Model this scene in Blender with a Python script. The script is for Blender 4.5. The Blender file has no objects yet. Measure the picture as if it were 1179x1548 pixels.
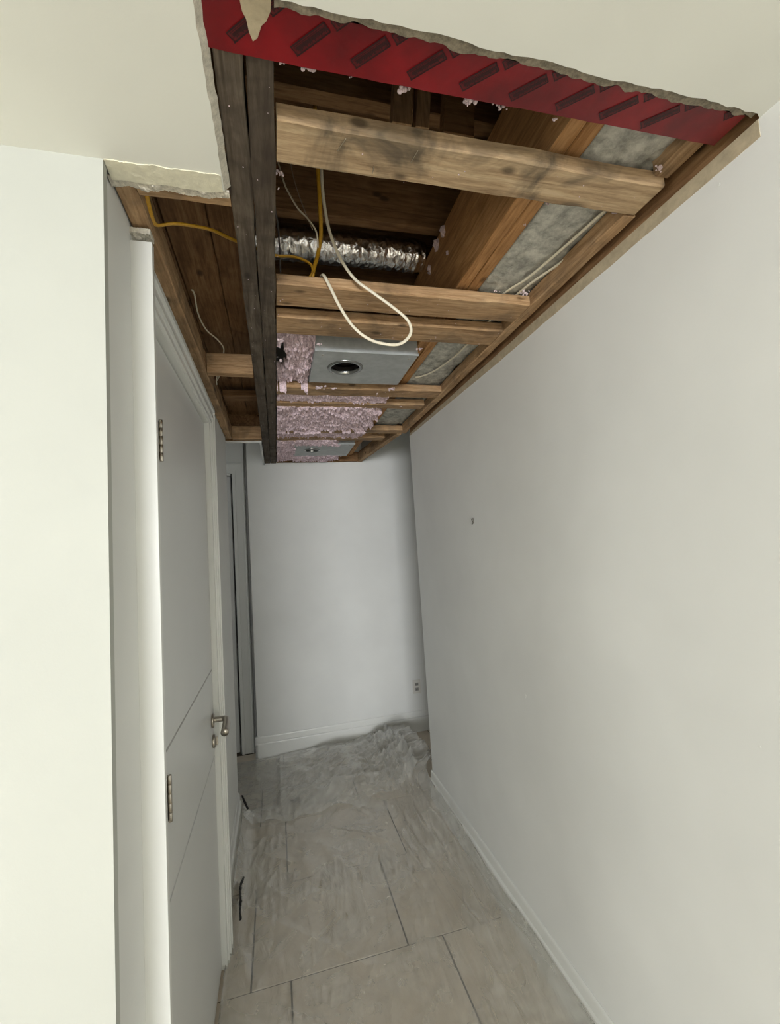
import bpy, bmesh, math, random
from mathutils import Vector, Matrix, noise
random.seed(7)
C = bpy.context.scene.collection
H0 = 1.65                      # camera height; framing heights below are given above it
PI = math.pi

# ---------------- camera ----------------
yaw, pit, rol = .2552, .0772, -.0645
f = Vector((math.sin(yaw)*math.cos(pit), math.cos(yaw)*math.cos(pit), math.sin(pit)))
r = Vector((math.cos(yaw), -math.sin(yaw), 0)); u = r.cross(f)
r2 = r*math.cos(rol)+u*math.sin(rol); u2 = -r*math.sin(rol)+u*math.cos(rol)
cam_d = bpy.data.cameras.new('camera'); cam = bpy.data.objects.new('camera', cam_d); C.objects.link(cam)
M = Matrix((r2, u2, -f)).transposed().to_4x4(); M.translation = Vector((0, 0, H0)); cam.matrix_world = M
cam_d.sensor_fit = 'VERTICAL'; cam_d.sensor_height = 36; cam_d.lens = 36*670.5/1548; cam_d.clip_start = .02
bpy.context.scene.camera = cam

# ---------------- world, lights, exposure ----------------
sc = bpy.context.scene
sc.view_settings.view_transform = 'Standard'; sc.view_settings.look = 'None'
sc.view_settings.gamma = 1; sc.view_settings.use_curve_mapping = False
sc.view_settings.exposure = 0.08
w = bpy.data.worlds.new('world'); sc.world = w; w.use_nodes = True
w.node_tree.nodes['Background'].inputs[0].default_value = (.75, .85, 1, 1)
w.node_tree.nodes['Background'].inputs[1].default_value = 0.3
def area(name, loc, target, sx, sy, power, col, spread=180):
    d = bpy.data.lights.new(name, 'AREA'); d.shape = 'RECTANGLE'; d.size = sx; d.size_y = sy
    d.energy = power; d.color = col; d.spread = math.radians(spread)
    o = bpy.data.objects.new(name, d); C.objects.link(o); o.location = loc
    o.rotation_euler = (Vector(target)-Vector(loc)).to_track_quat('-Z', 'Y').to_euler(); return o
area('window_daylight', (-1.25, -6.35, 1.72), (-.2, 3.9, 0.9), 2.2, 1.2, 325, (.98, 1, 1.035), 170)
area('added_side_fill', (-4.9, -.5, 1.50), (.9, .3, 1.2), 1.8, 1.4, 30, (.97, 1, 1))  # added fill lamp before the solid side wall, brightens right wall and ceiling
area('added_corridor_fill', (-1.4, 3.3, 2.5), (0.4, 3.7, 0.9), .6, .6, 1.2, (1, .99, .97))  # added fill lamp in the unseen corridor, lifts the far wall

# ---------------- helpers ----------------
def link(name, me, parent=None, mats=(), kind=None, label=None, cat=None, group=None):
    """me in world coords -> object with origin at bbox centre"""
    xs = [v.co for v in me.vertices]
    lo = Vector([min(v[i] for v in xs) for i in range(3)]); hi = Vector([max(v[i] for v in xs) for i in range(3)])
    c = (lo+hi)/2
    me.transform(Matrix.Translation(-c))
    for m in mats: me.materials.append(m)
    o = bpy.data.objects.new(name, me); C.objects.link(o)
    if parent:
        o.parent = parent; o.location = c-wloc(parent)
    else: o.location = c
    tag(o, label, cat, group, kind); return o
def wloc(o):
    p = Vector(o.location)
    while o.parent: o = o.parent; p = p+Vector(o.location)
    return p
def tag(o, label=None, cat=None, group=None, kind=None):
    if label: o['label'] = label
    if cat: o['category'] = cat
    if group: o['group'] = group
    if kind: o['kind'] = kind
def empty(name, loc, label, cat, group=None, kind=None):
    o = bpy.data.objects.new(name, None); C.objects.link(o); o.location = loc; o.empty_display_size = .05
    tag(o, label, cat, group, kind); return o
def fin(bm, name, smooth=False):
    me = bpy.data.meshes.new(name); bmesh.ops.recalc_face_normals(bm, faces=bm.faces); bm.to_mesh(me); bm.free()
    if smooth: me.polygons.foreach_set('use_smooth', [True]*len(me.polygons))
    return me
def bbox(bm, x0, x1, y0, y1, z0, z1, bev=0, mi=0):
    n0 = len(bm.verts)
    vs = [bm.verts.new(p) for p in ((x0,y0,z0),(x1,y0,z0),(x1,y1,z0),(x0,y1,z0),(x0,y0,z1),(x1,y0,z1),(x1,y1,z1),(x0,y1,z1))]
    fs = [bm.faces.new([vs[i] for i in q]) for q in ((0,3,2,1),(4,5,6,7),(0,1,5,4),(1,2,6,5),(2,3,7,6),(3,0,4,7))]
    for q in fs: q.material_index = mi
    if bev:
        es = {e for q in fs for e in q.edges}
        bmesh.ops.bevel(bm, geom=list(es), offset=bev, segments=2, affect='EDGES', profile=.6)
def boxes(name, L, mats, parent=None, bev=0, **k):
    bm = bmesh.new()
    for b in L: bbox(bm, *b, bev=bev)
    return link(name, fin(bm, name), parent, mats, **k)
def board(name, x0, x1, y0, y1, z0, z1, mat, parent=None, wob=.0012, seed=0, end=None, **k):
    """timber: subdivided along its length, edges slightly eased and wavy. z above camera"""
    z0 += H0; z1 += H0
    bm = bmesh.new(); ax = 0 if (x1-x0) > (y1-y0) else 1
    n = max(4, int(max(x1-x0, y1-y0)/.03)); e = .0035
    a0, a1 = (x0, x1) if ax == 0 else (y0, y1)
    b0, b1 = (y0, y1) if ax == 0 else (x0, x1)
    prof = [(b0+e, z0), (b1-e, z0), (b1, z0+e), (b1, z1-e), (b1-e, z1), (b0+e, z1), (b0, z1-e), (b0, z0+e)]
    rings = []
    for i in range(n+1):
        a = a0+(a1-a0)*i/n; ring = []
        for j, (b, z) in enumerate(prof):
            q = noise.noise_vector(Vector((a*9+seed*13.1, j//2*3.3, seed)))*wob*(1.6 if j in (0,1,2,7) else 1)
            bb = b+q.x*1.3; zz = z+abs(q.z) if j in (0,1) else z+q.z
            ring.append(bm.verts.new((a, bb, zz) if ax == 0 else (bb, a, zz)))
        rings.append(ring)
    m = len(prof)
    for i in range(n):
        for j in range(m):
            bm.faces.new((rings[i][j], rings[i][(j+1)%m], rings[i+1][(j+1)%m], rings[i+1][j]))
    bm.faces.new(rings[0]); bm.faces.new(rings[-1][::-1])
    return link(name, fin(bm, name), parent, [mat], **k)
def tube(name, pts, rad, mat, parent=None, flat=1.0, res=10, up=(0,0,1), sub=6, **k):
    P = [Vector(p) for p in pts]; pp = []
    for i in range(len(P)-1):                       # Catmull-Rom
        a = P[max(i-1,0)]; b = P[i]; c = P[i+1]; d = P[min(i+2,len(P)-1)]
        for s in range(sub):
            t = s/sub
            pp.append(.5*((2*b)+(c-a)*t+(2*a-5*b+4*c-d)*t*t+(3*b-a-3*c+d)*t**3))
    pp.append(P[-1]); bm = bmesh.new(); rings = []; nrm = Vector(up)
    for i, p in enumerate(pp):
        tg = (pp[min(i+1,len(pp)-1)]-pp[max(i-1,0)]).normalized()
        s = tg.cross(nrm)
        if s.length < 1e-4: s = tg.cross(Vector((1,0,0)))
        s.normalize(); n = s.cross(tg).normalized(); nrm = n
        rr = rad[i*(len(rad)-1)//(len(pp)-1)] if isinstance(rad, (list,tuple)) else rad
        rings.append([bm.verts.new(p+s*math.cos(q*2*PI/res)*rr*flat+n*math.sin(q*2*PI/res)*rr) for q in range(res)])
    for i in range(len(rings)-1):
        for j in range(res): bm.faces.new((rings[i][j], rings[i][(j+1)%res], rings[i+1][(j+1)%res], rings[i+1][j]))
    bm.faces.new(rings[0][::-1]); bm.faces.new(rings[-1])
    return link(name, fin(bm, name, True), parent, [mat], **k)
def lathe(name, prof, c, axis, mat, parent=None, n=28, **k):
    """prof list of (r, a) along axis from centre c"""
    ax = Vector(axis).normalized(); s = ax.orthogonal().normalized(); t = ax.cross(s); c = Vector(c); bm = bmesh.new(); R = []
    for rr, a in prof:
        R.append([bm.verts.new(c+ax*a+(s*math.cos(q*2*PI/n)+t*math.sin(q*2*PI/n))*max(rr,1e-4)) for q in range(n)])
    for i in range(len(R)-1):
        for j in range(n): bm.faces.new((R[i][j], R[i][(j+1)%n], R[i+1][(j+1)%n], R[i+1][j]))
    me = fin(bm, name, True)
    return link(name, me, parent, [mat], **k)

# ---------------- materials ----------------
def nt(name):
    m = bpy.data.materials.new(name); m.use_nodes = True; t = m.node_tree
    return m, t, t.nodes['Principled BSDF']
def N(t, ty, **k):
    n = t.nodes.new(ty)
    for a, b in k.items():
        if a in n.inputs: n.inputs[a].default_value = b
        else: setattr(n, a, b)
    return n
def s2l(c): return tuple((x/255/12.92 if x/255 < .04045 else ((x/255+.055)/1.055)**2.4) for x in c)+(1,)
def ramp(t, src, stops):
    n = t.nodes.new('ShaderNodeValToRGB'); e = n.color_ramp.elements
    while len(e) < len(stops): e.new(.5)
    for q, (p, c) in zip(e, stops): q.position = p; q.color = c
    t.links.new(src, n.inputs[0]); return n
def mix(t, fac, a, b, mode='MIX'):
    n = t.nodes.new('ShaderNodeMix'); n.data_type = 'RGBA'; n.blend_type = mode
    for s, v in ((0, fac), (6, a), (7, b)):
        if hasattr(v, 'links') or isinstance(v, bpy.types.NodeSocket): t.links.new(v, n.inputs[s])
        else: n.inputs[s].default_value = v
    return n.outputs[2]
def coords(t, scale, rnd=True):
    tc = N(t, 'ShaderNodeTexCoord'); mp = N(t, 'ShaderNodeMapping'); mp.inputs['Scale'].default_value = scale
    t.links.new(tc.outputs['Object'], mp.inputs[0])
    if rnd:
        oi = N(t, 'ShaderNodeObjectInfo'); mm = N(t, 'ShaderNodeVectorMath', operation='SCALE'); mm.inputs[0].default_value = (7.3, 3.1, 5.7)
        mu = N(t, 'ShaderNodeMath', operation='MULTIPLY'); mu.inputs[1].default_value = 9
        t.links.new(oi.outputs['Random'], mu.inputs[0]); t.links.new(mu.outputs[0], mm.inputs['Scale']); t.links.new(mm.outputs[0], mp.inputs['Location'])
    return mp.outputs[0]
def bump(t, b, h, st, dist=.002):
    n = N(t, 'ShaderNodeBump'); n.inputs['Strength'].default_value = st; n.inputs['Distance'].default_value = dist
    t.links.new(h, n.inputs['Height']); t.links.new(n.outputs[0], b.inputs['Normal']); return n
def noi(t, v, sc_, det=5, rough=.6, dist=0):
    n = N(t, 'ShaderNodeTexNoise', Scale=sc_, Detail=det, Roughness=rough, Distortion=dist); t.links.new(v, n.inputs['Vector']); return n.outputs[0]
def paint(name, col, rough=.6, bmp=.15, grime=.04):
    m, t, b = nt(name); v = coords(t, (1,1,1), False)
    a = noi(t, v, 1.7, 3); c = ramp(t, a, [(.3, s2l([x*(1-grime) for x in col])), (.7, s2l(col))])
    t.links.new(c.outputs[0], b.inputs['Base Color']); b.inputs['Roughness'].default_value = rough
    bump(t, b, noi(t, v, 260, 2), bmp, .0006); return m
def wood(name, c1, c2, c3, axis, stain=.5, dirt=(50,42,34), rough=.75):
    m, t, b = nt(name)
    sx = (3, 38, 38) if axis == 'x' else (38, 3, 38) if axis == 'y' else (38, 38, 3)
    g = noi(t, coords(t, sx), 1, 6, .65, 1.2)
    base = ramp(t, g, [(.28, s2l(c1)), (.5, s2l(c2)), (.72, s2l(c3))])
    sx2 = tuple(x*2.6 for x in sx); g2 = noi(t, coords(t, sx2), 1.3, 4, .7)
    r2_ = ramp(t, g2, [(.35, (.55,.5,.45,1)), (.55, (1,1,1,1))])
    col = mix(t, .65, base.outputs[0], r2_.outputs[0], 'MULTIPLY')
    st = noi(t, coords(t, (7,7,7)), 1, 4, .6, .8)
    rs = ramp(t, st, [(.46, (0,0,0,1)), (.68, (stain,stain,stain,1))])
    col = mix(t, rs.outputs[0], col, s2l(dirt))
    vo = N(t, 'ShaderNodeTexVoronoi', Scale=1.0); ks = (6,11,11) if axis == 'x' else (11,6,11) if axis == 'y' else (11,11,6)
    t.links.new(coords(t, ks), vo.inputs['Vector'])
    rk = ramp(t, vo.outputs['Distance'], [(.07, (.75,.75,.75,1)), (.15, (0,0,0,1))])
    col = mix(t, rk.outputs[0], col, s2l([x*.45 for x in c1]))
    t.links.new(col, b.inputs['Base Color']); b.inputs['Roughness'].default_value = rough
    b.inputs['Specular IOR Level'].default_value = .25
    bump(t, b, g2, .5, .0015); return m
WT = {a: wood('tan_wood_'+a, (142,112,78), (182,148,110), (204,174,136), a, .55, (88,76,62)) for a in 'xyz'}
WTB = wood('rough_tan_wood', (146,122,94), (188,162,128), (206,184,150), 'x', .85, (86,78,66))
WO = {a: wood('orange_wood_'+a, (146,106,66), (184,138,90), (202,160,112), a, .25, (100,62,34)) for a in 'xy'}
WD = {a: wood('brown_wood_'+a, (108,80,52), (142,108,74), (162,128,90), a, .35, (70,42,22)) for a in 'xy'}
WG = wood('weathered_wood', (74,64,54), (96,86,74), (118,108,94), 'y', .7, (58,50,44), .85)
PAINT = paint('wall_paint', (230,231,227)); CEILP = paint('ceiling_paint', (230,231,222)); TRIMP = paint('trim_paint', (228,229,224), .32, .04, .02)
DOORP = paint('door_paint', (216,217,214), .35, .05, .02)
def simple(name, col, rough=.5, metal=0, bs=0, bsc=50, var=0):
    m, t, b = nt(name); b.inputs['Roughness'].default_value = rough; b.inputs['Metallic'].default_value = metal
    b.inputs['Base Color'].default_value = s2l(col); v = coords(t, (1,1,1))
    if var:
        c = ramp(t, noi(t, v, bsc, 5, .7), [(.35, s2l([x*(1-var) for x in col])), (.65, s2l(col))]); t.links.new(c.outputs[0], b.inputs['Base Color'])
    if bs: bump(t, b, noi(t, v, bsc, 5, .7), bs, .003)
    return m
GYPS = simple('gypsum_edge', (222,216,200), .95, 0, 1, 90, .15)
CREAM = simple('cream_plaster', (226,222,198), .9, 0, .5, 60, .06)
PAPER = simple('torn_grey_paper', (160,150,130), .95, 0, .8, 70, .3)
KRAFT = simple('bare_drywall_paper', (190,176,148), .9, 0, .4, 30, .12)
STEEL = simple('galvanised_steel', (184,188,187), .55, .25, .12, 18, .10)
NICKEL = simple('satin_nickel', (176,170,160), .3, 1)
DARK = simple('dark_cavity', (22,16,12), .9)
BLACK = simple('black_tape', (14,14,14), .5, 0, .6, 120)
YEL = simple('yellow_cable', (214,164,44), .42, 0, .2, 160, .12)
WHITEC = simple('white_cable', (226,218,196), .42, 0, .1, 200, .04)
PLAST = simple('white_plastic', (216,214,206), .35)
PINK = simple('pink_wool', (246,222,228), 1, 0, 1, 150, .22)
PINK.node_tree.nodes['Principled BSDF'].inputs['Subsurface Weight'].default_value = 0
PALE = simple('pale_wool', (232,212,214), 1, 0, 1, 200, .15)
BATT = simple('grey_wool', (206,205,194), .8, 0, 1, 26, .32)
RUG = simple('grey_cloth', (120,118,112), .95, 0, 1, 90, .2)
def foil():
    m, t, b = nt('crinkled_foil'); b.inputs['Metallic'].default_value = 1; b.inputs['Roughness'].default_value = .24
    b.inputs['Base Color'].default_value = (.96,.96,.96,1)
    v = coords(t, (1,.7,.7)); vo = N(t, 'ShaderNodeTexVoronoi', Scale=62); t.links.new(v, vo.inputs['Vector'])
    mx = N(t, 'ShaderNodeMath', operation='ADD'); t.links.new(vo.outputs[0], mx.inputs[0]); t.links.new(noi(t, v, 34, 4, .7, 1), mx.inputs[1])
    bump(t, b, mx.outputs[0], .7, .006); return m
FOIL = foil()
def redm():
    m, t, b = nt('red_wrap'); v = coords(t, (1,1,1), False)
    c = ramp(t, noi(t, v, 6, 4, .6), [(.35, s2l((92,8,14))), (.65, s2l((134,14,22)))])
    sc_ = ramp(t, noi(t, coords(t, (60,8,8), False), 1, 6, .8), [(.62, (0,0,0,1)), (.85, (.25,.25,.25,1))])
    t.links.new(mix(t, sc_.outputs[0], c.outputs[0], s2l((190,110,110))), b.inputs['Base Color'])
    b.inputs['Roughness'].default_value = .38; bump(t, b, noi(t, v, 30, 3), .25, .002); return m
RED = redm(); REDINK = simple('dark_red_print', (40,6,8), .5); REDMID = simple('worn_red_print', (100,12,17), .5, 0, 0, 300, .35)
def tilem():
    m, t, b = nt('beige_tile'); v = coords(t, (1,1,1))
    c = ramp(t, noi(t, v, 5, 6, .65, .6), [(.3, s2l((208,194,172))), (.5, s2l((219,206,187))), (.7, s2l((227,216,199)))])
    t.links.new(c.outputs[0], b.inputs['Base Color']); b.inputs['Roughness'].default_value = .45; return m
TILE = tilem(); GROUT = simple('grout', (84,75,63), .95)
def film():
    m, t, b = nt('clear_plastic_film'); out = t.nodes['Material Output']; t.nodes.remove(b)
    v = coords(t, (1,1,1), False)
    bp = N(t, 'ShaderNodeBump'); bp.inputs['Strength'].default_value = 1; bp.inputs['Distance'].default_value = .010
    t.links.new(noi(t, coords(t, (1,.45,1), False), 15, 4, .55, 1.6), bp.inputs['Height'])
    gl = N(t, 'ShaderNodeBsdfGlossy', Roughness=.12); gl.inputs['Color'].default_value = (1,1,1,1)
    df = N(t, 'ShaderNodeBsdfDiffuse'); df.inputs['Color'].default_value = s2l((232,232,226))
    tr = N(t, 'ShaderNodeBsdfTransparent'); tr.inputs['Color'].default_value = (.97,.97,.96,1)
    for q in (gl, df): t.links.new(bp.outputs[0], q.inputs['Normal'])
    r_ = ramp(t, noi(t, v, 2.6, 3, .55, 1.4), [(.30, (.19,)*3+(1,)), (.72, (.50,)*3+(1,))])
    tl = N(t, 'ShaderNodeBsdfTranslucent'); tl.inputs['Color'].default_value = s2l((236,236,230)); t.links.new(bp.outputs[0], tl.inputs['Normal'])
    m0 = N(t, 'ShaderNodeMixShader'); m0.inputs[0].default_value = .45; t.links.new(df.outputs[0], m0.inputs[1]); t.links.new(tl.outputs[0], m0.inputs[2])
    m1 = N(t, 'ShaderNodeMixShader'); t.links.new(r_.outputs[0], m1.inputs[0]); t.links.new(tr.outputs[0], m1.inputs[1]); t.links.new(m0.outputs[0], m1.inputs[2])
    lw = N(t, 'ShaderNodeLayerWeight', Blend=.5); t.links.new(bp.outputs[0], lw.inputs['Normal'])
    pw = N(t, 'ShaderNodeMath', operation='POWER'); pw.inputs[1].default_value = 3; t.links.new(lw.outputs['Facing'], pw.inputs[0])
    fr = N(t, 'ShaderNodeMath', operation='MULTIPLY_ADD'); fr.inputs[1].default_value = .7; fr.inputs[2].default_value = .09; t.links.new(pw.outputs[0], fr.inputs[0])
    m2 = N(t, 'ShaderNodeMixShader'); t.links.new(fr.outputs[0], m2.inputs[0]); t.links.new(m1.outputs[0], m2.inputs[1]); t.links.new(gl.outputs[0], m2.inputs[2])
    t.links.new(m2.outputs[0], out.inputs['Surface']); return m
FILM = film()

# ---------------- room shell ----------------
XR = .925; XL = -.295; ZC = .766; YF = 3.92
CE = H0+ZC
# floor: grout bed with separate tiles
floor = boxes('floor', [(-5.1, 2.7, -6.6, 4.55, -.1, -.004)], [GROUT], kind='structure')
bm = bmesh.new(); bbox(bm, -.309, .309, -.262, .262, -.012, 0, bev=.0015); tile_me = fin(bm, 'tile'); tile_me.materials.append(TILE)
k = 0
for ri, y0 in enumerate([1.39-.53*(15-i) for i in range(15)]+[1.39, 1.92, 2.45, 2.98, 3.51]):
    off = -.015 if ri % 2 == 1 else -.165
    for ci in range(-8, 4):
        x0 = off+ci*.625
        if y0 > .8 and (x0+.625 < -.4 or (x0 > .95 and y0 < 2.4)): continue
        if x0 < -5.0 or x0+.62 > 2.4 or (y0 < .8 and x0 > .92): continue
        o = bpy.data.objects.new('tile', tile_me); C.objects.link(o); o.parent = floor
        o.location = Vector((x0+.3125, y0+.265, random.uniform(-.0006, .0006)))-wloc(floor); k += 1
boxes('wall_right', [(XR, 1.05, -6.5, 2.88, 0, CE)], [PAINT], kind='structure')
boxes('wall_left', [(-.42, XL, .90, 1.10, 0, CE+.11), (-.42, XL, 1.10, 2.16, 2.27, CE+.11), (-.42, XL, 2.10, 3.06, 0, CE+.11)], [PAINT], kind='structure')
boxes('wall_front', [(-5.0, -.286, .885, .905, 0, CE+.013)], [paint('dimmed_wall_paint', (184,186,178))], kind='structure')  # lower light level put into the colour: wall paint darkened to offset overlighting
boxes('wall_far', [(-.213, 2.6, YF, YF+.12, 0, 3.0)], [PAINT], kind='structure')
boxes('wall_alcove', [(-.36, -.247, 4.07, 4.2, 0, 3.0), (-.26, -.15, 4.20, 4.3, 0, 3.0), (-.213, -.15, 4.04, 4.25, 0, 3.0), (-1.6, -.36, 4.07, 4.2, 2.38, 3.0)], [PAINT], kind='structure')
boxes('wall_back', [(-5.1, 1.05, -6.6, -6.5, 0, 1.10), (-5.1, 1.05, -6.6, -6.5, 2.34, CE), (-5.1, -2.4, -6.6, -6.5, 1.10, 2.34), (-.1, 1.05, -6.6, -6.5, 1.10, 2.34)], [PAINT], kind='structure')
boxes('wall_side', [(-5.1, -5.0, -6.5, .9, 0, CE)], [PAINT], kind='structure')
boxes('wall_corridor_left', [(-1.7, -1.6, .9, 4.2, 0, 3.0)], [PAINT], kind='structure')
boxes('wall_corridor_right', [(2.5, 2.6, 2.7, 4.05, 0, 3.0), (1.05, 2.6, 2.7, 2.8, 0, 3.0), (1.05, 1.06, 2.6, 2.88, CE, 3.0)], [PAINT], kind='structure')
boxes('ceiling_far', [(-1.7, 2.6, 2.6, 4.5, 3.0, 3.05)], [CEILP], kind='structure')
# near ceiling with the cut edges
bm = bmesh.new(); J = lambda a: random.uniform(-a, a); pts = [(-5.0,-6.5), (XR,-6.5)]
pts += [(XR, .573)]
n = 70
for i in range(1, n): 
    x = XR+(-.074-XR)*i/n; pts.append((x, .566+J(.0018)+.004*noise.noise(Vector((x*6,0,0)))))
pts.append((-.083, .568))
for i in range(1, 26): pts.append((-.080+.008*i/26+J(.0012), .568+(.935-.568)*i/26))
for i in range(0, 22): 
    x = -.072-(.214)*i/21; pts.append((x, .926+J(.002)))
pts += [(-.286, .885), (-5.0, .885)]
vs = [bm.verts.new((x, y, CE)) for x, y in pts]; fc = bm.faces.new(vs)
g = bmesh.ops.extrude_face_region(bm, geom=[fc]); up = [v for v in g['geom'] if isinstance(v, bmesh.types.BMVert)]
for v in up: 
    v.co.z += .013
    if abs(v.co.x+.076) < .012 and v.co.y < .93 and v.co.y > .57: v.co.x += .012
for q in bm.faces:
    q.material_index = 1 if abs(q.normal.z) < .5 or q.calc_center_median().z > CE+.012 else 0
bmesh.ops.recalc_face_normals(bm, faces=bm.faces)
for q in bm.faces: q.material_index = 0 if q.normal.z < -.9 else 1
bmesh.ops.triangulate(bm, faces=[q for q in bm.faces if len(q.verts) > 4])
ceiling = link('ceiling', fin(bm, 'ceiling'), None, [CEILP, GYPS], kind='structure')
def ragged(name, xa, xb, ya, yb, z, mat, parent, n=60, jit=.004, th=.0015, along='x', seed=1, lump=0, **k):
    """torn strip hanging on a surface; z absolute. along = long axis"""
    bm = bmesh.new(); m = 6; rows = []
    for i in range(n+1):
        row = []
        for j in range(m+1):
            a = xa+(xb-xa)*i/n; b = ya+(yb-ya)*j/m
            ed = (j == 0 or j == m)
            b += jit*noise.noise(Vector((a*38, j*3.1 if ed else 7, seed)))*(1.6 if ed else .3)+(random.uniform(-1,1)*jit*.25 if ed else 0)
            zz = z-lump*max(0, noise.noise(Vector((a*50, b*60, seed*3.3))))-random.random()*lump*.25
            row.append(bm.verts.new((a, b, zz) if along == 'x' else (b, a, zz)))
        rows.append(row)
    fs = []
    for i in range(n):
        for j in range(m): fs.append(bm.faces.new((rows[i][j], rows[i+1][j], rows[i+1][j+1], rows[i][j+1])))
    g = bmesh.ops.extrude_face_region(bm, geom=fs)
    for v in g['geom']:
        if isinstance(v, bmesh.types.BMVert): v.co.z = z+th
    return link(name, fin(bm, name), parent, [mat], **k)
ragged('torn_paper', .03, .915, .563, .582, CE+.006, PAPER, ceiling, n=140, jit=.004, label='grey-brown torn paper edge')
ragged('cream_plaster', -.285, -.076, .884, .930, CE-.0015, CREAM, ceiling, n=60, jit=.003, lump=.001, label='cream bare plaster edge')
ragged('crumbled_edge', -.292, -.064, .926, .950, CE+.003, GYPS, ceiling, n=90, jit=.005, lump=.007, label='crumbled grey gypsum edge')
# stained flap of paper over the red board
bm = bmesh.new(); fl = [(-.018,.576),(.003,.574),(.026,.576),(.025,.590),(.019,.604),(.012,.610),(.006,.628),(-.001,.634),(-.006,.622),(-.009,.606),(-.014,.598)]
q = bm.faces.new([bm.verts.new((x, y, CE+.007+.0006*math.sin(i*2.1))) for i, (x, y) in enumerate(fl)])
g = bmesh.ops.extrude_face_region(bm, geom=[q])
for v in g['geom']:
    if isinstance(v, bmesh.types.BMVert): v.co.z += .0015
bmesh.ops.triangulate(bm, faces=[q for q in bm.faces if len(q.verts) > 4])
link('paper_flap', fin(bm, 'paper_flap'), ceiling, [KRAFT], label='pointed beige paper flap')
# bare paper band along the top of the right wall
wr = bpy.data.objects['wall_right']
bm = bmesh.new(); rows = []
for i in range(101):
    y = .575+2.3*i/100; d = (.035 if y < 1.6 else .035-.02*(y-1.6)/1.3)
    d += .002*noise.noise(Vector((y*12, 0, 0))) 
    rows.append([bm.verts.new(p) for p in ((XR-.0012, y, CE), (XR-.0012, y, CE-d), (XR+.002, y, CE-d-.001), (XR+.002, y, CE))])
for i in range(100):
    for j in range(4): bm.faces.new((rows[i][j], rows[i][(j+1)%4], rows[i+1][(j+1)%4], rows[i+1][j]))
bm.faces.new(rows[0]); bm.faces.new(rows[-1])
link('bare_paper_band', fin(bm, 'bare_paper_band'), wr, [KRAFT], label='bare beige drywall paper band')
# small chips and filled spots on right wall
def spot(y, z, r_, mat, nm='chip'):
    bm = bmesh.new(); vs = [bm.verts.new((XR-.0008, y+r_*math.cos(a*PI/4)*(.6+.5*random.random()), z+r_*1.4*math.sin(a*PI/4)*(.6+.5*random.random()))) for a in range(8)]
    q = bm.faces.new(vs); g = bmesh.ops.extrude_face_region(bm, geom=[q])
    for v in g['geom']:
        if isinstance(v, bmesh.types.BMVert): v.co.x += .002
    link(nm, fin(bm, nm), wr, [mat])
spot(.72, 1.20, .0022, TRIMP); spot(1.25, .95, .002, TRIMP); spot(.66, CE-.06, .003, TRIMP); spot(1.62, 1.03, .006, PAINT)

# bulkhead closers round the cavity
boxes('subfloor', [(-.5, 1.1, .40, 4.05, H0+1.385, H0+1.41)], [WD['x']], kind='structure')
boxes('trim_1', [(-.43, -.40, .40, 3.06, CE+.1, H0+1.385), (.93, 1.0, .45, 2.88, CE+.001, H0+1.385), (-.5, 1.1, .40, .43, CE+.02, H0+1.385), (-.42, -.064, 3.106, 3.122, CE+.015, H0+1.38)], [WD['y']], kind='structure')
boxes('trim_2', [(-.080, -.066, 3.12, YF, CE, H0+1.4), (-.42, -.07, 3.124, 3.136, CE+.002, H0+1.4), (-.42, -.3, 3.06, 3.112, CE+.11, H0+1.4)], [PAINT], kind='structure')
bm = bmesh.new(); Zq = .80
zl = H0+Zq
vs = [bm.verts.new(p) for p in ((.893,2.93,zl),(.788,YF,zl),(.796,YF,zl),(.901,2.93,zl),(.893,2.93,H0+1.4),(.788,YF,H0+1.4),(.796,YF,H0+1.4),(.901,2.93,H0+1.4))]
for q in ((0,1,2,3),(4,5,6,7),(0,1,5,4),(1,2,6,5),(2,3,7,6),(3,0,4,7)): bm.faces.new([vs[i] for i in q])
link('trim_3', fin(bm, 'trim_3'), None, [PAINT], kind='structure')

# return strip beside the door
t4 = boxes('trim_4', [(-.300, -.2495, 1.078, 1.096, 0, CE-.024)], [TRIMP], bev=.0015, kind='structure')
# torn plaster lump above it
ragged('torn_plaster', -.298, -.252, 1.075, 1.112, CE-.004, GYPS, t4, n=24, jit=.003, th=.010, lump=.014, label='torn pinkish plaster lump')

# baseboards
BB = [(.018,0), (.018,.116), (.0165,.121), (.009,.127), (.008,.163), (.0065,.170), (.003,.175), (0,.175)]
def baseboard(name, a, b, inward):
    a = Vector(a); b = Vector(b); nrm = Vector(inward); bm = bmesh.new()
    R = [[bm.verts.new((p.x+nrm.x*d, p.y+nrm.y*d, z)) for d, z in BB+[(0,0)]] for p in (a, b)]
    m = len(R[0])
    for j in range(m): bm.faces.new((R[0][j], R[0][(j+1)%m], R[1][(j+1)%m], R[1][j]))
    bm.faces.new(R[0]); bm.faces.new(R[1][::-1])
    return link(name, fin(bm, name), None, [TRIMP], kind='structure')
baseboard('baseboard_right', (XR, -6.5), (XR, 2.895), (-1, 0))
baseboard('baseboard_far', (-.231, YF), (2.5, YF), (0, -1))
baseboard('baseboard_far_return', (-.213, YF-.018), (-.213, 4.20), (-1, 0))
baseboard('baseboard_left', (XL, 2.16), (XL, 3.075), (1, 0))
baseboard('baseboard_front', (-5.0, .885), (-.286, .885), (0, -1))

# window behind the camera
win = boxes('window_1', [(-2.4, -.1, -6.57, -6.52, 1.10, 1.15), (-2.4, -.1, -6.57, -6.52, 2.29, 2.34), (-2.4, -2.35, -6.57, -6.52, 1.15, 2.29), (-.15, -.1, -6.57, -6.52, 1.15, 2.29), (-1.275, -1.225, -6.57, -6.52, 1.15, 2.29)], [TRIMP], kind='structure')

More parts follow.
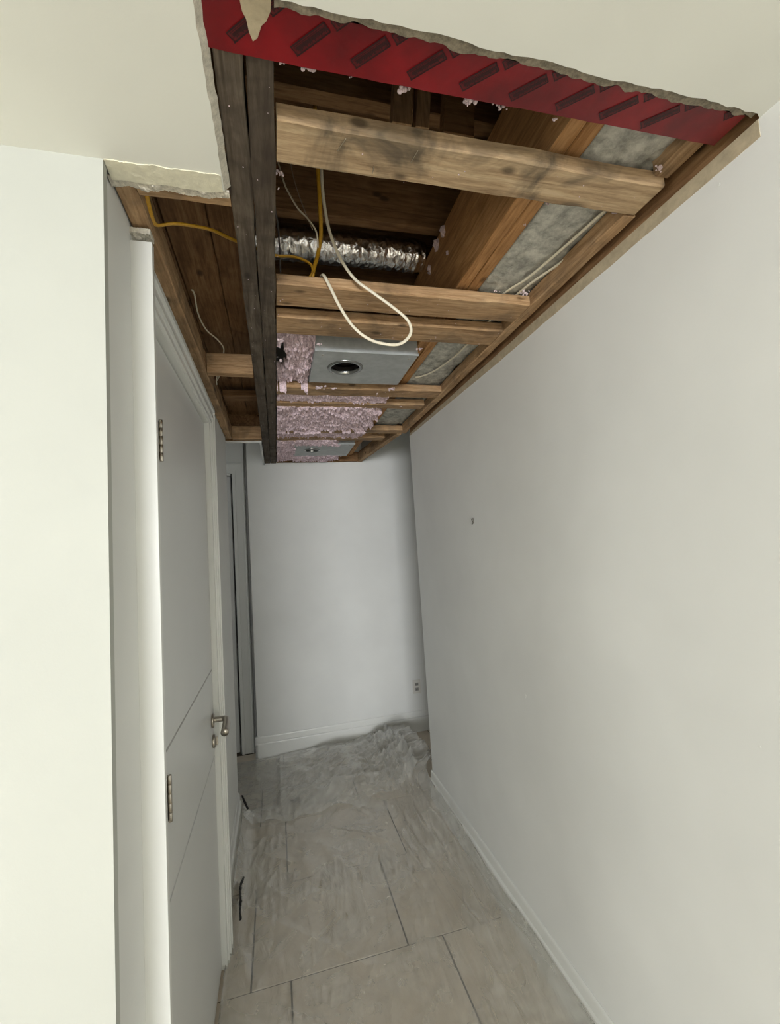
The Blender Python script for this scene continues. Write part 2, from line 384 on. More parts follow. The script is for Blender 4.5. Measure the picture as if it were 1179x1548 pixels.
# ---------------- door 1 ----------------
door = empty('door_1', (-.283, 1.65, 0), 'white flush door with two horizontal grooves and lever handle on the left wall', None, kind='structure')
XD = -.283
bm = bmesh.new(); prof = [(XD, .012)]
for gz in (.836, 1.184): prof += [(XD, gz-.0038), (XD-.008, gz-.001), (XD-.008, gz+.001), (XD, gz+.0038)]
prof += [(XD, 2.238)]
prof += [(XD-.04, 2.238), (XD-.04, .012)]
R = [[bm.verts.new((x, y, z)) for x, z in prof] for y in (1.225, 2.045)]
for j in range(len(prof)): bm.faces.new((R[0][j], R[0][(j+1)%len(prof)], R[1][(j+1)%len(prof)], R[1][j]))
bm.faces.new(R[0]); bm.faces.new(R[1][::-1]); bmesh.ops.triangulate(bm, faces=[q for q in bm.faces if len(q.verts) > 4])
link('door_panel', fin(bm, 'door_panel'), door, [DOORP])
# jamb: head, far side, near side
boxes('jamb', [(-.42, -.262, 1.10, 2.09, 2.243, 2.262), (-.42, -.262, 2.05, 2.075, 0, 2.243), (-.42, -.288, 1.10, 1.221, 0, 2.243)], [TRIMP], door, bev=.0012)
# casing with stepped profile, mitred corner
CP = [(0,0), (0,.044), (.003,.046), (.018,.046), (.0195,.040), (.024,.0385), (.038,.0395), (.041,.043), (.055,.043), (.0565,.037), (.061,.0355), (.072,.036), (.075,.039), (.084,.039), (.0865,.031), (.09,.031), (.09,0)]
bm = bmesh.new(); zt = 2.336; yf = 2.160
R = []
for wv, d in CP: R.append([bm.verts.new(p) for p in ((XL+d, 1.0965, zt-wv), (XL+d, yf-wv, zt-wv), (XL+d, yf-wv, 0))])
for j in range(len(CP)):
    a, b = R[j], R[(j+1)%len(CP)]
    for i in range(2): bm.faces.new((a[i], a[i+1], b[i+1], b[i]))
link('casing', fin(bm, 'casing'), door, [TRIMP])
for zc in (1.962, 1.072, .22):
    bm = bmesh.new(); bbox(bm, XD-.002, XD+.0015, 1.2265, 1.247, zc-.05, zc+.05)
    me = fin(bm, 'hinge'); hg = link('hinge', me, door, [NICKEL])
    for i in range(5):
        z0 = zc-.055+i*.022
        lathe('knuckle', [(0,0), (.0042,0), (.0048,.0008), (.0048,.0208), (.0042,.0216), (0,.0216)], (XD+.006, 1.243, z0), (0,0,1), NICKEL, hg, n=12)
hy = 2.000
hn = lathe('rosette', [(0,0), (.026,0), (.027,.002), (.027,.007), (.025,.009), (0,.009)], (XD, hy, .99), (1,0,0), NICKEL, door, label='round satin nickel rosette')
tube('lever', [(XD+.008,hy,.992), (XD+.03,hy,.992), (XD+.046,hy-.002,.992), (XD+.056,hy-.014,.991), (XD+.06,hy-.04,.987), (XD+.061,hy-.075,.981), (XD+.060,hy-.112,.975)], [.011,.011,.012,.0145,.0155,.0155,.015], NICKEL, door, res=16, label='satin nickel lever handle')
rs = lathe('deadbolt', [(0,0), (.025,0), (.026,.002), (.026,.008), (.022,.011), (0,.011)], (XD, hy+.01, .905), (1,0,0), NICKEL, door, label='round satin nickel deadbolt')
bm = bmesh.new(); bbox(bm, XD+.011, XD+.019, hy+.006, hy+.014, .889, .921, bev=.002); link('thumb_turn', fin(bm, 'thumb_turn'), rs, [NICKEL])

# ---------------- door 2, behind the far corner ----------------
d2 = empty('door_2', (-.8, 4.07, 0), 'far white door seen edge-on behind the far wall corner', None, kind='structure')
boxes('door_panel', [(-1.2, -.366, 4.095, 4.135, .006, 2.352)], [DOORP], d2, bev=.001)
boxes('jamb', [(-1.3, -.35, 4.14, 4.19, 0, 2.40)], [TRIMP], d2)
bm = bmesh.new(); R = []; zt = 2.47; xo = -.249
for wv, d in [(0,0), (0,.020), (.004,.024), (.014,.024), (.018,.018), (.07,.014), (.073,.019), (.095,.019), (.1,.014), (.1,-.03), (.112,-.03), (.112,0)]:
    R.append([bm.verts.new(p) for p in ((-1.3, 4.07-d, zt-wv), (xo-wv, 4.07-d, zt-wv), (xo-wv, 4.07-d, 0))])
for j in range(len(R)):
    a, b = R[j], R[(j+1)%len(R)]
    for i in range(2): bm.faces.new((a[i], a[i+1], b[i+1], b[i]))
link('casing', fin(bm, 'casing'), d2, [TRIMP])

# ---------------- outlet on the far wall ----------------
oy = YF; ox, oz = 1.165, .385
ol = empty('wall_outlet', (ox, oy, oz-.06), 'white double electrical outlet low on the far wall by the right corner', 'outlet')
boxes('cover_plate', [(ox-.037, ox+.037, oy-.006, oy, oz-.059, oz+.059)], [PLAST], ol, bev=.002)
for s in (-1, 1):
    rc = boxes('receptacle', [(ox-.016, ox+.016, oy-.009, oy-.006, oz+s*.021-.013, oz+s*.021+.013)], [simple('grey_receptacle', (150,148,142), .4)], ol, bev=.001)
    boxes('slot', [(ox-.008, ox-.005, oy-.0095, oy-.0085, oz+s*.021-.004, oz+s*.021+.006), (ox+.005, ox+.008, oy-.0095, oy-.0085, oz+s*.021-.004, oz+s*.021+.006), (ox-.002, ox+.002, oy-.0095, oy-.0085, oz+s*.021-.010, oz+s*.021-.006)], [BLACK], rc)
# picture hook left in the right wall
hk = empty('picture_hook', (XR, 1.964, 1.735), 'tiny dark wire hook alone on the bare right wall', 'hook')
tube('wire', [(XR+.003,1.966,1.756), (XR-.008,1.966,1.757), (XR-.011,1.962,1.752), (XR-.010,1.957,1.744), (XR-.006,1.960,1.735), (XR-.010,1.966,1.731)], .0016, simple('dull_steel', (90,84,76), .4, .8), hk, res=8)
boxes('back_plate', [(XR-.002, XR, 1.961, 1.969, 1.738, 1.760)], [NICKEL], hk)

# ---------------- framing: lower layer ----------------
Zu = .779
pr = empty('doubled_joist', (-.015, 2.29, H0+Zu), 'dark weathered doubled joist running the whole length of the opening', 'joist')
board('board', -.062, -.0172, .60, YF, Zu, Zu+.089, WG, pr, .0016, 1)
board('board', -.0145, .031, .60, YF, Zu, Zu+.089, WG, pr, .0016, 2)
X0 = .034; X1 = .866
blocks = [('blocking', .758, .850, X1+.03, WTB, 'widest rough grey-tan cross block, nearest to the red board'),
 ('blocking', 1.268, 1.385, X1, WT['x'], 'clean tan cross block in front of the foil duct, behind the white cable loop'),
 ('blocking', 1.452, 1.570, X1, WT['x'], 'splintered tan cross block touching the near edge of the larger metal light housing'),
 ('blocking', 2.100, 2.200, X1, WT['x'], 'brown cross block just past the larger metal light housing'),
 ('blocking', 2.318, 2.388, X1-.02, WT['x'], 'thin brown cross block before the widest field of pink insulation'),
 ('blocking', 2.845, 2.930, X1+.046, WT['x'], 'brown cross block level with the end of the right wall'),
 ('blocking', 3.040, 3.125, .79, WT['x'], 'short cross block in front of the smaller light housing'),
 ('blocking', 3.878, 3.916, .745, WD['x'], 'last dark cross block against the far wall')]
for i, (nm, a, b, xe, mt, lb) in enumerate(blocks):
    board(nm, X0, xe, a, b, Zu+(.002 if i else 0), Zu+.038+(0 if i < 7 else .05), mt, None, .002 if i < 3 else .0025, 10+i, label=lb, cat='timber block', group='cross blocks in the main opening')
board('ledger_stub', .868, .909, .57, .756, Zu+.021, Zu+.07, WT['y'], None, .0015, 30, label='short ledger piece at the right end of the red board', cat='timber')
board('ledger_board', .868, .906, .853, 2.842, Zu, Zu+.05, WT['y'], None, .0015, 31, label='long tan ledger board along the top of the right wall', cat='timber')
board('ledger_board', -.293, -.252, .952, 3.06, Zu, Zu+.089, WT['y'], None, .0015, 32, label='long brown ledger board above the white door', cat='timber')
# slanting ledger at the far right
o = board('ledger_board', -.018, .018, -.49, .485, Zu, Zu+.09, WT['y'], None, .0015, 33, label='short slanting ledger board beyond the end of the right wall', cat='timber')
o.location = Vector((.819, 3.425, o.location.z)); o.rotation_euler = (0, 0, math.atan2(.105, .99))
for a, b, lb, z0, z1, s in [(.944, .986, 'stub of tan block at the near end of the narrow left opening', Zu, Zu+.089, 41), (1.942, 1.985, 'tan block across the middle of the narrow left opening', Zu, Zu+.089, 42), (3.062, 3.104, 'brown block closing the far end of the narrow left opening', Zu, Zu+.089, 43)]:
    board('blocking', -.250, -.064, a, b, z0, z1, WT['x'], None, .0018, s, label=lb, cat='timber block', group='cross blocks in the narrow left opening')
board('cleat', -.250, -.064, 2.55, 2.64, .895, .93, WD['x'], None, .0015, 44, label='small brown cleat set high in the far half of the narrow left opening', cat='timber')
# boards roofing the left opening
rb = empty('roof_boards', (-.24, 2.0, H0+.96), 'dark brown boards roofing the narrow left opening', 'boards')
for i, (xa, xb) in enumerate([(-.40, -.272), (-.270, -.148), (-.146, -.070)]):
    board('plank', xa, xb, .60, 3.10, .955+(i%2)*.003, .98, WD['y'], rb, .001, 50+i)

# upper layer
ub = empty('doubled_beam', (.65, 2.2, H0+.83), 'orange doubled beam running lengthwise above the cross blocks', 'beam')
board('board', .610, .6485, .50, 3.90, .83, 1.10, WO['y'], ub, .0012, 61)
board('board', .6515, .690, .50, 3.90, .832, 1.10, WO['y'], ub, .0012, 62)
for i, (y, lb) in enumerate([(1.02, 'deep brown upper joist above the nearest cross block'), (1.43, 'deep brown upper joist just in front of the foil duct'), (1.84, 'deep brown upper joist just behind the foil duct')]):
    board('upper_joist', -.40, .92, y, y+.04, 1.145, 1.383, WD['x'], None, .0012, 70+i, label=lb, cat='joist', group='upper joists')
for xa, xb, m_, lb in [(.318, .368, WT['z'], 'pale upright board above the nearest cross block, left of the dark gap'), (.378, .414, WT['z'], 'narrow upright board touching the dark gap above the nearest cross block'), (.452, .535, WD['x'], 'brown upright board right of the dark gap above the nearest cross block')]:
    bm = bmesh.new(); bbox(bm, xa, xb, .955, .99, H0+1.03, H0+1.30, bev=.002)
    for v in bm.verts: v.co.x += (v.co.z-H0-1.03)*.12
    link('upright_board', fin(bm, 'upright_board'), None, [m_], label=lb, cat='timber')

# ---------------- red printed board ----------------
rd = empty('red_board', (.43, .615, H0+Zu), 'red printed board edge with repeated dark stamps across the near end of the opening', 'board')
bm = bmesh.new(); n = 90; rows = []
for i in range(n+1):
    x = -.075+(.905+.075)*i/n; y1 = .6585-.012*max(0, (x-.1)/.8)*(1 if x < .9 else 1)+.0012*noise.noise(Vector((x*22, 0, 5)))
    row = [bm.verts.new((x, y, H0+Zu-.0022+.0006*noise.noise(Vector((x*14, y*30, 1))))) for y in (.545, .57, .595, .62, .64, y1)]
    row += [bm.verts.new((x, y1, H0+Zu+.02)), bm.verts.new((x, .545, H0+Zu+.02))]
    rows.append(row)
for i in range(n):
    for j in range(8): bm.faces.new((rows[i][j], rows[i][(j+1)%8], rows[i+1][(j+1)%8], rows[i+1][j]))
bm.faces.new(rows[0]); bm.faces.new(rows[-1][::-1])
link('board', fin(bm, 'board', False), rd, [RED])
# one stamp mesh (a slanted frame with a line of worn script), reused
def stamp_mesh(L=.064, W=.0150, seed=3):
    rnd = random.Random(seed); bm = bmesh.new()
    def strip(p, w_):
        p = [Vector((a, b, 0)) for a, b in p]; prev = None
        for i, q in enumerate(p):
            t = (p[min(i+1, len(p)-1)]-p[max(i-1, 0)]).normalized(); s = Vector((-t.y, t.x, 0))*w_/2
            cur = (bm.verts.new(q+s), bm.verts.new(q-s))
            if prev: bm.faces.new((prev[0], prev[1], cur[1], cur[0]))
            prev = cur
    h = L/2; k_ = W/2
    strip([(-h, -k_), (h, -k_)], .0022); strip([(-h, k_), (h, k_)], .0022); strip([(-h, -k_), (-h+.002, k_)], .0016); strip([(h-.002, -k_), (h, k_)], .0022)
    x = -h+.006; pl = []
    while x < h-.005:                                  # script-like loops
        a = rnd.choice([.35, .45, .7]); pl += [(x, -k_*.35), (x+.0013, k_*a), (x+.0024, k_*a*.6), (x+.0017, -k_*.4)]; x += .0031
    strip(pl, .0013)
    strip([(-h+.004, -k_*.62), (h-.012, -k_*.62)], .0008)
    q = bm.faces.new([bm.verts.new(p) for p in ((-h, -k_, .0003), (-h, k_, .0003), (h, k_, .0003), (h, -k_, .0003))]); q.material_index = 1
    me = bpy.data.meshes.new('stamp'); bm.to_mesh(me); bm.free(); me.materials.append(REDINK); me.materials.append(REDMID); return me
st_full = stamp_mesh(); st_cut = stamp_mesh(.028, .0150, 5)
ang = math.atan2(-.041, .045)
for i in range(10):
    for me, x, y in ((st_full, -.010+i*.0935, .6165), (st_cut, .033+i*.0935, .583)):
        if x > .90: continue
        if me is st_full and i == 9: continue
        o = bpy.data.objects.new('stamp', me); C.objects.link(o); o.parent = rd
        o.location = Vector((x, y, H0+Zu-.0034))-wloc(rd); o.rotation_euler = (0, 0, ang)

# ---------------- foil duct ----------------
bm = bmesh.new(); R = []; nx, na = 130, 40
for i in range(nx+1):
    x = -.06+.665*i/nx; row = []
    for j in range(na):
        a = 2*PI*j/na; rr = .058+.0035*noise.noise(Vector((x*11, math.cos(a)*2.4, math.sin(a)*2.4)))+.0022*noise.noise(Vector((x*60, math.cos(a)*7, math.sin(a)*7)))
        rr += .0012*math.sin(x*190)
        if i > nx-8: rr *= 1-.03*(i-nx+8)**1.3/3
        row.append(bm.verts.new((x, 1.56+rr*math.cos(a), H0+1.123+rr*math.sin(a))))
    R.append(row)
for i in range(nx):
    for j in range(na): bm.faces.new((R[i][j], R[i][(j+1)%na], R[i+1][(j+1)%na], R[i+1][j]))
bm.faces.new(R[0]); bm.faces.new(R[-1][::-1])
link('foil_duct', fin(bm, 'foil_duct', True), None, [FOIL], label='crinkled silver foil duct crossing above the cross blocks', cat='duct')

# ---------------- recessed light housings ----------------
def housing(x0, x1, y0, y1, cx, cy, R_, lab, tilt=0):
    z = H0+.781; e = empty('light_housing', ((x0+x1)/2, (y0+y1)/2, z), lab, 'light housing', 'metal recessed light housings')
    bm = bmesh.new(); n = 48; inner = []; outer = []
    for k_ in range(n):
        a = 2*PI*k_/n; c, s = math.cos(a), math.sin(a); inner.append(bm.verts.new((cx+R_*c, cy+R_*s, z)))
        t = min(((x1-cx) if c > 0 else (cx-x0))/max(abs(c), 1e-6), ((y1-cy) if s > 0 else (cy-y0))/max(abs(s), 1e-6))
        outer.append(bm.verts.new((cx+t*c, cy+t*s, z)))
    for k_ in range(n): bm.faces.new((inner[k_], inner[(k_+1)%n], outer[(k_+1)%n], outer[k_]))
    for (a, b) in (((x0,y0),(x0,y1)), ((x1,y0),(x1,y1)), ((x0,y1),(x1,y1)), ((x0,y0),(x1,y0))):
        lo = [bm.verts.new((a[0],a[1],z)), bm.verts.new((b[0],b[1],z)), bm.verts.new((b[0],b[1],z+.14)), bm.verts.new((a[0],a[1],z+.14))]; bm.faces.new(lo)
    for cx_, cy_ in ((x0,y0),(x1,y0),(x1,y1),(x0,y1)):   # corner fill of bottom plate
        pass
    bm.faces.new([bm.verts.new(p) for p in ((x0,y0,z+.14),(x1,y0,z+.14),(x1,y1,z+.14),(x0,y1,z+.14))])
    # corners: rectangle corners between neighbouring outer points on different sides
    for cxx, cyy in ((x0,y0),(x1,y0),(x1,y1),(x0,y1)):
        for k_ in range(n):
            a, b = outer[k_], outer[(k_+1)%n]
            if a.co.x != b.co.x and a.co.y != b.co.y and abs(a.co.x-b.co.x) > 1e-5 and abs(a.co.y-b.co.y) > 1e-5:
                if (abs(a.co.x-cxx) < 1e-5 or abs(b.co.x-cxx) < 1e-5) and (abs(a.co.y-cyy) < 1e-5 or abs(b.co.y-cyy) < 1e-5):
                    try: bm.faces.new((a, b, bm.verts.new((cxx, cyy, z))))
                    except Exception: pass
    me = fin(bm, 'box'); link('box', me, e, [STEEL])
    boxes('rim', [(x0-.002, x1+.002, y0-.003, y0, z-.0015, z+.010), (x0-.004, x0, y0, y1, z-.0015, z+.12)], [STEEL], e)
    rg = lathe('ring', [(R_*.80,.012), (R_*.80,-.004), (R_*.86,-.006), (R_*1.0,-.004), (R_*1.02,0), (R_*1.02,.004)], (cx, cy, z), (0,0,1), simple('ring_steel', (150,152,150), .25, 1), e, n=48)
    lathe('can', [(R_*.82,.0), (R_*.82,.11), (.0,.115)], (cx, cy, z), (0,0,1), DARK, e, n=40)
    lathe('inner_ring', [(R_*.55,.02), (R_*.62,.018), (R_*.62,.022), (R_*.55,.024), (R_*.55,.02)], (cx+.004, cy+.015, z+.008), (0,0,1), rg.data.materials[0], e, n=40)
    for bx in (x0+.03, x1-.03): lathe('screw', [(0,-.003), (.004,-.003), (.0045,-.001), (.0045,0)], (bx, y0+.035, z), (0,0,1), NICKEL, e, n=10)
housing(.184, .605, 1.69, 2.02, .322, 1.84, .075, 'larger-looking galvanised metal recessed light housing with empty round hole, nearer one')
housing(.170, .605, 3.235, 3.65, .302, 3.43, .062, 'smaller-looking galvanised light housing at the far end, half buried in pink insulation')

# ---------------- cables ----------------
def Z_(l): return [(x, y, z+H0) for x, y, z in l]
tube('yellow_cable', Z_([(-.246,1.00,.850),(-.2475,1.01,.835),(-.250,1.065,.808),(-.2485,1.118,.815),(-.212,1.130,.832),(-.173,1.155,.850),(-.129,1.190,.870),(-.085,1.240,.886),(-.03,1.275,.893),(.035,1.31,.898),(.082,1.32,.907),(.112,1.32,.903),(.141,1.32,.888),(.147,1.325,.868),(.135,1.33,.848),(.13,1.35,.84)]), .0034, YEL, flat=1.9, label='yellow flat cable running from the left opening over the dark doubled joist', cat='cable')
tube('yellow_cable', Z_([(.165,1.20,1.30),(.168,1.22,1.20),(.1695,1.24,1.135),(.173,1.265,1.06),(.176,1.30,.980),(.166,1.318,.925),(.152,1.322,.880),(.146,1.33,.850),(.15,1.35,.84)]), .0036, YEL, flat=1.7, up=(0,1,0), label='yellow cable hanging straight down beside the white loop', cat='cable')
tube('white_cable', Z_([(.175,1.19,1.25),(.1765,1.205,1.15),(.176,1.215,1.105),(.180,1.23,1.035),(.192,1.24,.952),(.217,1.24,.872),(.259,1.24,.803),(.317,1.24,.761),(.376,1.24,.720),(.419,1.24,.682),(.425,1.24,.643),(.396,1.24,.611),(.357,1.24,.603),(.297,1.24,.615),(.250,1.24,.650),(.214,1.243,.709),(.189,1.248,.770),(.172,1.258,.815),(.168,1.29,.832)]), .0032, WHITEC, flat=1.5, up=(0,1,0), label='white cable hanging in a long loop below the cross blocks', cat='cable')
tube('white_cable', Z_([(.055,1.30,1.20),(.07,1.28,1.115),(.081,1.28,1.085),(.108,1.28,1.035),(.135,1.28,1.007),(.159,1.28,.967),(.165,1.30,.93)]), .0026, WHITEC, label='thin white cable sloping down towards the yellow cable', cat='cable')
tube('grey_cable', Z_([(.09,1.28,1.25),(.095,1.28,1.162),(.110,1.28,1.089),(.130,1.28,1.024),(.15,1.29,.98)]), .0016, simple('grey_sheath', (150,130,110), .6), label='thinnest grey wire above the foil duct', cat='cable')
tube('grey_cable', Z_([(.036,1.30,1.13),(.04,1.30,1.05),(.048,1.32,1.00),(.050,1.33,.92),(.049,1.33,.86)]), .0028, simple('dark_grey_sheath', (92,86,84), .6), label='dark grey cable close against the doubled joist', cat='cable')
tube('white_cable', Z_([(-.240,1.55,.91),(-.234,1.568,.905),(-.242,1.69,.903),(-.230,1.80,.897),(-.198,1.87,.893),(-.180,1.925,.885),(-.184,1.97,.875),(-.19,2.05,.872),(-.235,2.16,.85),(-.246,2.24,.84)]), .0028, WHITEC, label='thin white cable curling down inside the narrow left opening', cat='cable')
tube('white_cable', Z_([(-.12,2.03,.90),(-.15,2.05,.885),(-.19,2.09,.87),(-.24,2.20,.845)]), .0028, WHITEC, label='short white cable end behind the middle block of the left opening', cat='cable')
tube('white_cable', Z_([(.872,.80,.823),(.853,.898,.822),(.838,1.021,.822),(.812,1.182,.822),(.785,1.265,.824),(.76,1.40,.826),(.752,1.60,.824)]), .0034, WHITEC, flat=1.4, label='inner of two white cables lying under the grey insulation', cat='cable')
tube('white_cable', Z_([(.888,.80,.822),(.884,.898,.821),(.882,.999,.821),(.868,1.105,.821),(.834,1.222,.821),(.815,1.40,.821),(.808,1.62,.819),(.800,1.76,.818),(.770,1.92,.820),(.735,2.00,.823),(.705,2.03,.826)]), .0034, WHITEC, flat=1.4, label='outer of two white cables lying under the grey insulation, curving inwards', cat='cable')

# staples and nails on the nearest blocks
stp = simple('staple_steel', (170,160,140), .35, .8)
for i, (x, y, dx, dy) in enumerate([(.228, .822, .0, .018), (.150, .80, .012, -.03), (.30, .80, .006, -.03)]):
    tube('staple', [(x, y, H0+Zu-.001), (x+dx, y+dy, H0+Zu-.0015)], .0008, stp, None, res=6, label=['bent staple in the middle of the nearest cross block', 'slanted wire left of the staple on the nearest cross block', 'slanted wire right of the staple on the nearest cross block'][i], cat='staple')

# ---------------- grey batt above the right side ----------------
bm = bmesh.new(); R = []; nx, ny = 34, 330
for j in range(ny+1):
    y = .60+2.3*j/ny; row = []
    for i in range(nx+1):
        x = .694+.19*i/nx
        zz = .838-.010*math.sin(PI*i/nx)+.011*noise.noise(Vector((x*30, y*9, 2)))+.005*noise.noise(Vector((x*80, y*60, 3)))
        row.append(bm.verts.new((x, y, H0+max(zz, .8295))))
    R.append(row)
for j in range(ny):
    for i in range(nx): bm.faces.new((R[j][i], R[j][i+1], R[j+1][i+1], R[j+1][i]))
fs = list(bm.faces); g = bmesh.ops.extrude_face_region(bm, geom=fs)
for v in g['geom']:
    if isinstance(v, bmesh.types.BMVert): v.co.z = H0+.93
link('insulation_batt', fin(bm, 'insulation_batt', True), None, [BATT], label='pale grey insulation batt along the right side above the cross blocks', cat='insulation')

# ---------------- pink loose insulation ----------------
def wool(x0, x1, y0, y1, label, zb=.812, hole=None, rx=0, seed=0, amp=.016, res=.0045, spill=0):
    y1 += spill; bm = bmesh.new(); nx = int((x1-x0)/res); ny = max(6, int((y1-y0)/res)); G = {}
    for j in range(ny+1):
        y = y0+(y1-y0)*j/ny
        for i in range(nx+1):
            x = x0+(x1-x0)*i/nx
            lim = x1-rx*(.5+.9*noise.noise(Vector((y*14, seed, 4)))+.35*noise.noise(Vector((y*60, seed, 9))))
            if x > lim: continue
            if hole and ((x-hole[0])/hole[2])**2+((y-hole[1])/hole[3])**2 < 1+.9*noise.noise(Vector((x*40, y*40, seed))): continue
            dz = 0
            if spill and y > y1-spill-.012:
                if (y-(y1-spill-.012))/(spill+.012) > .16+1.2*noise.noise(Vector((x*13, seed, 6)))+.7*noise.noise(Vector((x*60, y*40, seed))): continue
                dz = zb-.770
            p = Vector((x, y, seed*2.1))
            h = .5*noise.noise(p*22)+.55*noise.noise(p*55)+.9*abs(noise.noise(p*95))+.30*random.uniform(-1, 1)*.5
            z = zb-dz-amp*(.4+1.3*h)*(.6 if dz else 1)
            q = noise.noise_vector(p*90)*.006
            G[i, j] = bm.verts.new((min(max(x+q.x+random.uniform(-.0012, .0012), x0), x1), y+q.y, H0+z))
    for (i, j), v in list(G.items()):
        if (i+1, j) in G and (i, j+1) in G and (i+1, j+1) in G: bm.faces.new((v, G[i+1, j], G[i+1, j+1], G[i, j+1]))
    bmesh.ops.delete(bm, geom=[v for v in bm.verts if not v.link_faces], context='VERTS')
    fs = list(bm.faces); g = bmesh.ops.extrude_face_region(bm, geom=fs)
    for v in g['geom']:
        if isinstance(v, bmesh.types.BMVert): v.co.z += (.006 if spill and v.co.y > y1-spill-.014 else .03)
    return link('loose_insulation', fin(bm, 'loose_insulation'), None, [PINK], label=label, cat='insulation', kind='stuff')
wool(.036, .180, 1.585, 2.095, 'pink loose insulation with a dark hollow left of the nearer light housing', hole=(.052, 1.83, .026, .12), seed=1, amp=.024, zb=.822, spill=.04)
wool(.036, .640, 2.190, 2.330, 'narrow strip of pink loose insulation between the two close brown blocks', rx=.05, seed=2, zb=.800, amp=.014)
wool(.036, .660, 2.375, 2.865, 'widest field of pink loose insulation before the last blocks', rx=.09, seed=3, zb=.795, amp=.020, spill=.03)
wool(.036, .640, 2.920, 3.055, 'narrow strip of pink loose insulation just before the smaller light housing', rx=.06, seed=4, zb=.796, amp=.014)
wool(.036, .176, 3.115, 3.80, 'pink loose insulation left of the smaller far light housing', seed=5, zb=.796, amp=.02)
wool(.170, .500, 3.105, 3.26, 'pink loose insulation spilling over the near edge of the smaller light housing', rx=.10, seed=6, zb=.786, amp=.016)
wool(.170, .600, 3.62, 3.86, 'pink loose insulation beyond the smaller light housing by the far wall', rx=.12, seed=7, zb=.800, amp=.02)
# tufts
def tuft(x, y, z, s, label, seed, mat=PALE, stretch=(1,1,1), drip=0):
    rnd = random.Random(seed); bm = bmesh.new()
    for k_ in range(6+int(s*300)):
        c = Vector((rnd.gauss(0, .45)*s*stretch[0], rnd.gauss(0, .30)*s*stretch[1], -abs(rnd.gauss(0, .30))*s*stretch[2])); rr = s*rnd.uniform(.14, .34)
        g = bmesh.ops.create_icosphere(bm, subdivisions=2, radius=rr)
        for v in g['verts']:
            v.co = v.co*(1+.7*noise.noise(v.co*260+Vector((seed, k_, 0))))+c
    if drip:
        g = bmesh.ops.create_icosphere(bm, subdivisions=2, radius=s*.12)
        for v in g['verts']:
            zz = v.co.z; v.co = Vector((v.co.x+s*.25*math.sin(zz*300), v.co.y, zz*drip-s*.12*drip))
    for v in bm.verts: v.co += Vector((x, y, H0+z))
    bmesh.ops.recalc_face_normals(bm, faces=bm.faces)
    return link('insulation_tuft', fin(bm, 'insulation_tuft'), None, [mat], label=label, cat='insulation tuft', group='torn insulation tufts')
T = [(.089,.665,.789,.012,'wide tuft hanging from the red board edge over the two thin wires',(1.3,.6,1)),
 (.117,.665,.791,.006,'tiny tuft second from the doubled joist along the red board edge',(1,.6,1)),
 (.155,.665,.789,.006,'thin drooping tuft left of the middle of the red board edge',(.6,.6,1.8)),
 (.250,.667,.790,.012,'white clump on the red board edge above the pale upright board',(1.2,.7,1)),
 (.368,.668,.792,.014,'stringy tuft dangling lowest from the red board edge',(1.2,.6,1.2)),
 (.432,.667,.792,.009,'ragged tuft right of the dangling stringy one on the red board edge',(1.6,.6,.9)),
 (.544,.665,.786,.007,'slim tuft on the right half of the red board edge',(.6,.6,1.8)),
 (.041,.664,.784,.007,'tuft where the red board meets the doubled joist',(1.4,.6,.6)),
 (.859,.738,.806,.012,'white clump near the right end of the nearest cross block',(1.5,.7,.8)),
 (.868,.872,.808,.012,'pink-white strip of fluff behind the right end of the nearest cross block',(1.9,.8,.6)),
 (.820,1.222,.800,.014,'pink-white clump on the right end of the second cross block',(.9,1.4,1)),
 (.724,1.236,.802,.009,'clump at the foot of the orange beam',(1.3,.7,.8)),
 (.690,.90,.826,.008,'white bit on the orange beam edge behind the nearest cross block',(.7,1.5,.6)),
 (.672,.975,.824,.005,'little white bit lower on the orange beam',(.7,1.4,.6)),
 (.043,.90,.806,.010,'fluffy tuft between the doubled joist and the nearest cross block',(1,.8,1)),
 (.228,2.085,.782,.018,'pale pink clump hanging at the near corner past the larger light housing',(1.5,1,1)),
 (.30,2.082,.779,.011,'pink wisp trailing along the block past the larger light housing',(1.6,.8,.7)),
 (.595,2.065,.782,.014,'pale clump under the right corner of the larger light housing',(.9,1,1.3)),
 (.530,2.13,.777,.008,'curled wisp on the brown block past the larger light housing',(.9,1.2,.8)),
 (.709,2.335,.778,.007,'small wisp on the right part of the thin brown block',(1.4,.8,.6)),
 (.050,1.62,.786,.014,'white tuft beside the doubled joist behind the splintered block',(.7,1.3,1)),
 (.052,1.79,.784,.013,'white tuft beside the dark hollow in the pink insulation',(.7,1.4,.9)),
 (.188,1.625,.780,.010,'small pale tuft at the near left corner of the larger light housing',(1.4,.7,.9)),
 (.592,1.64,.788,.012,'grey-pink tuft at the near right corner of the larger light housing',(1,.8,1.2)),
 (.046,1.30,.806,.006,'tiny tuft beside the doubled joist behind the second block',(.8,.8,.8))]
for i, (x, y, z, s, lb, stc) in enumerate(T): tuft(x, y, z, s, lb, i, stretch=stc, drip=4.5 if i == 4 else (2.5 if i in (2, 6) else 0))
# wisps stuck along the beam's dark side face
for i, (y, z, sz) in enumerate([(1.35,1.078,.032),(1.41,1.066,.036),(1.50,1.035,.026),(1.33,.985,.013)]):
    tuft(.607, y, z+sz*.3, sz, ['broad wisp on the dark side of the orange beam', 'long wisp nearest the end of the foil duct', 'hanging wisp just past the end of the foil duct', 'lone small wisp low on the dark side of the orange beam'][i], 60+i, stretch=(.08, .42, 1.0))
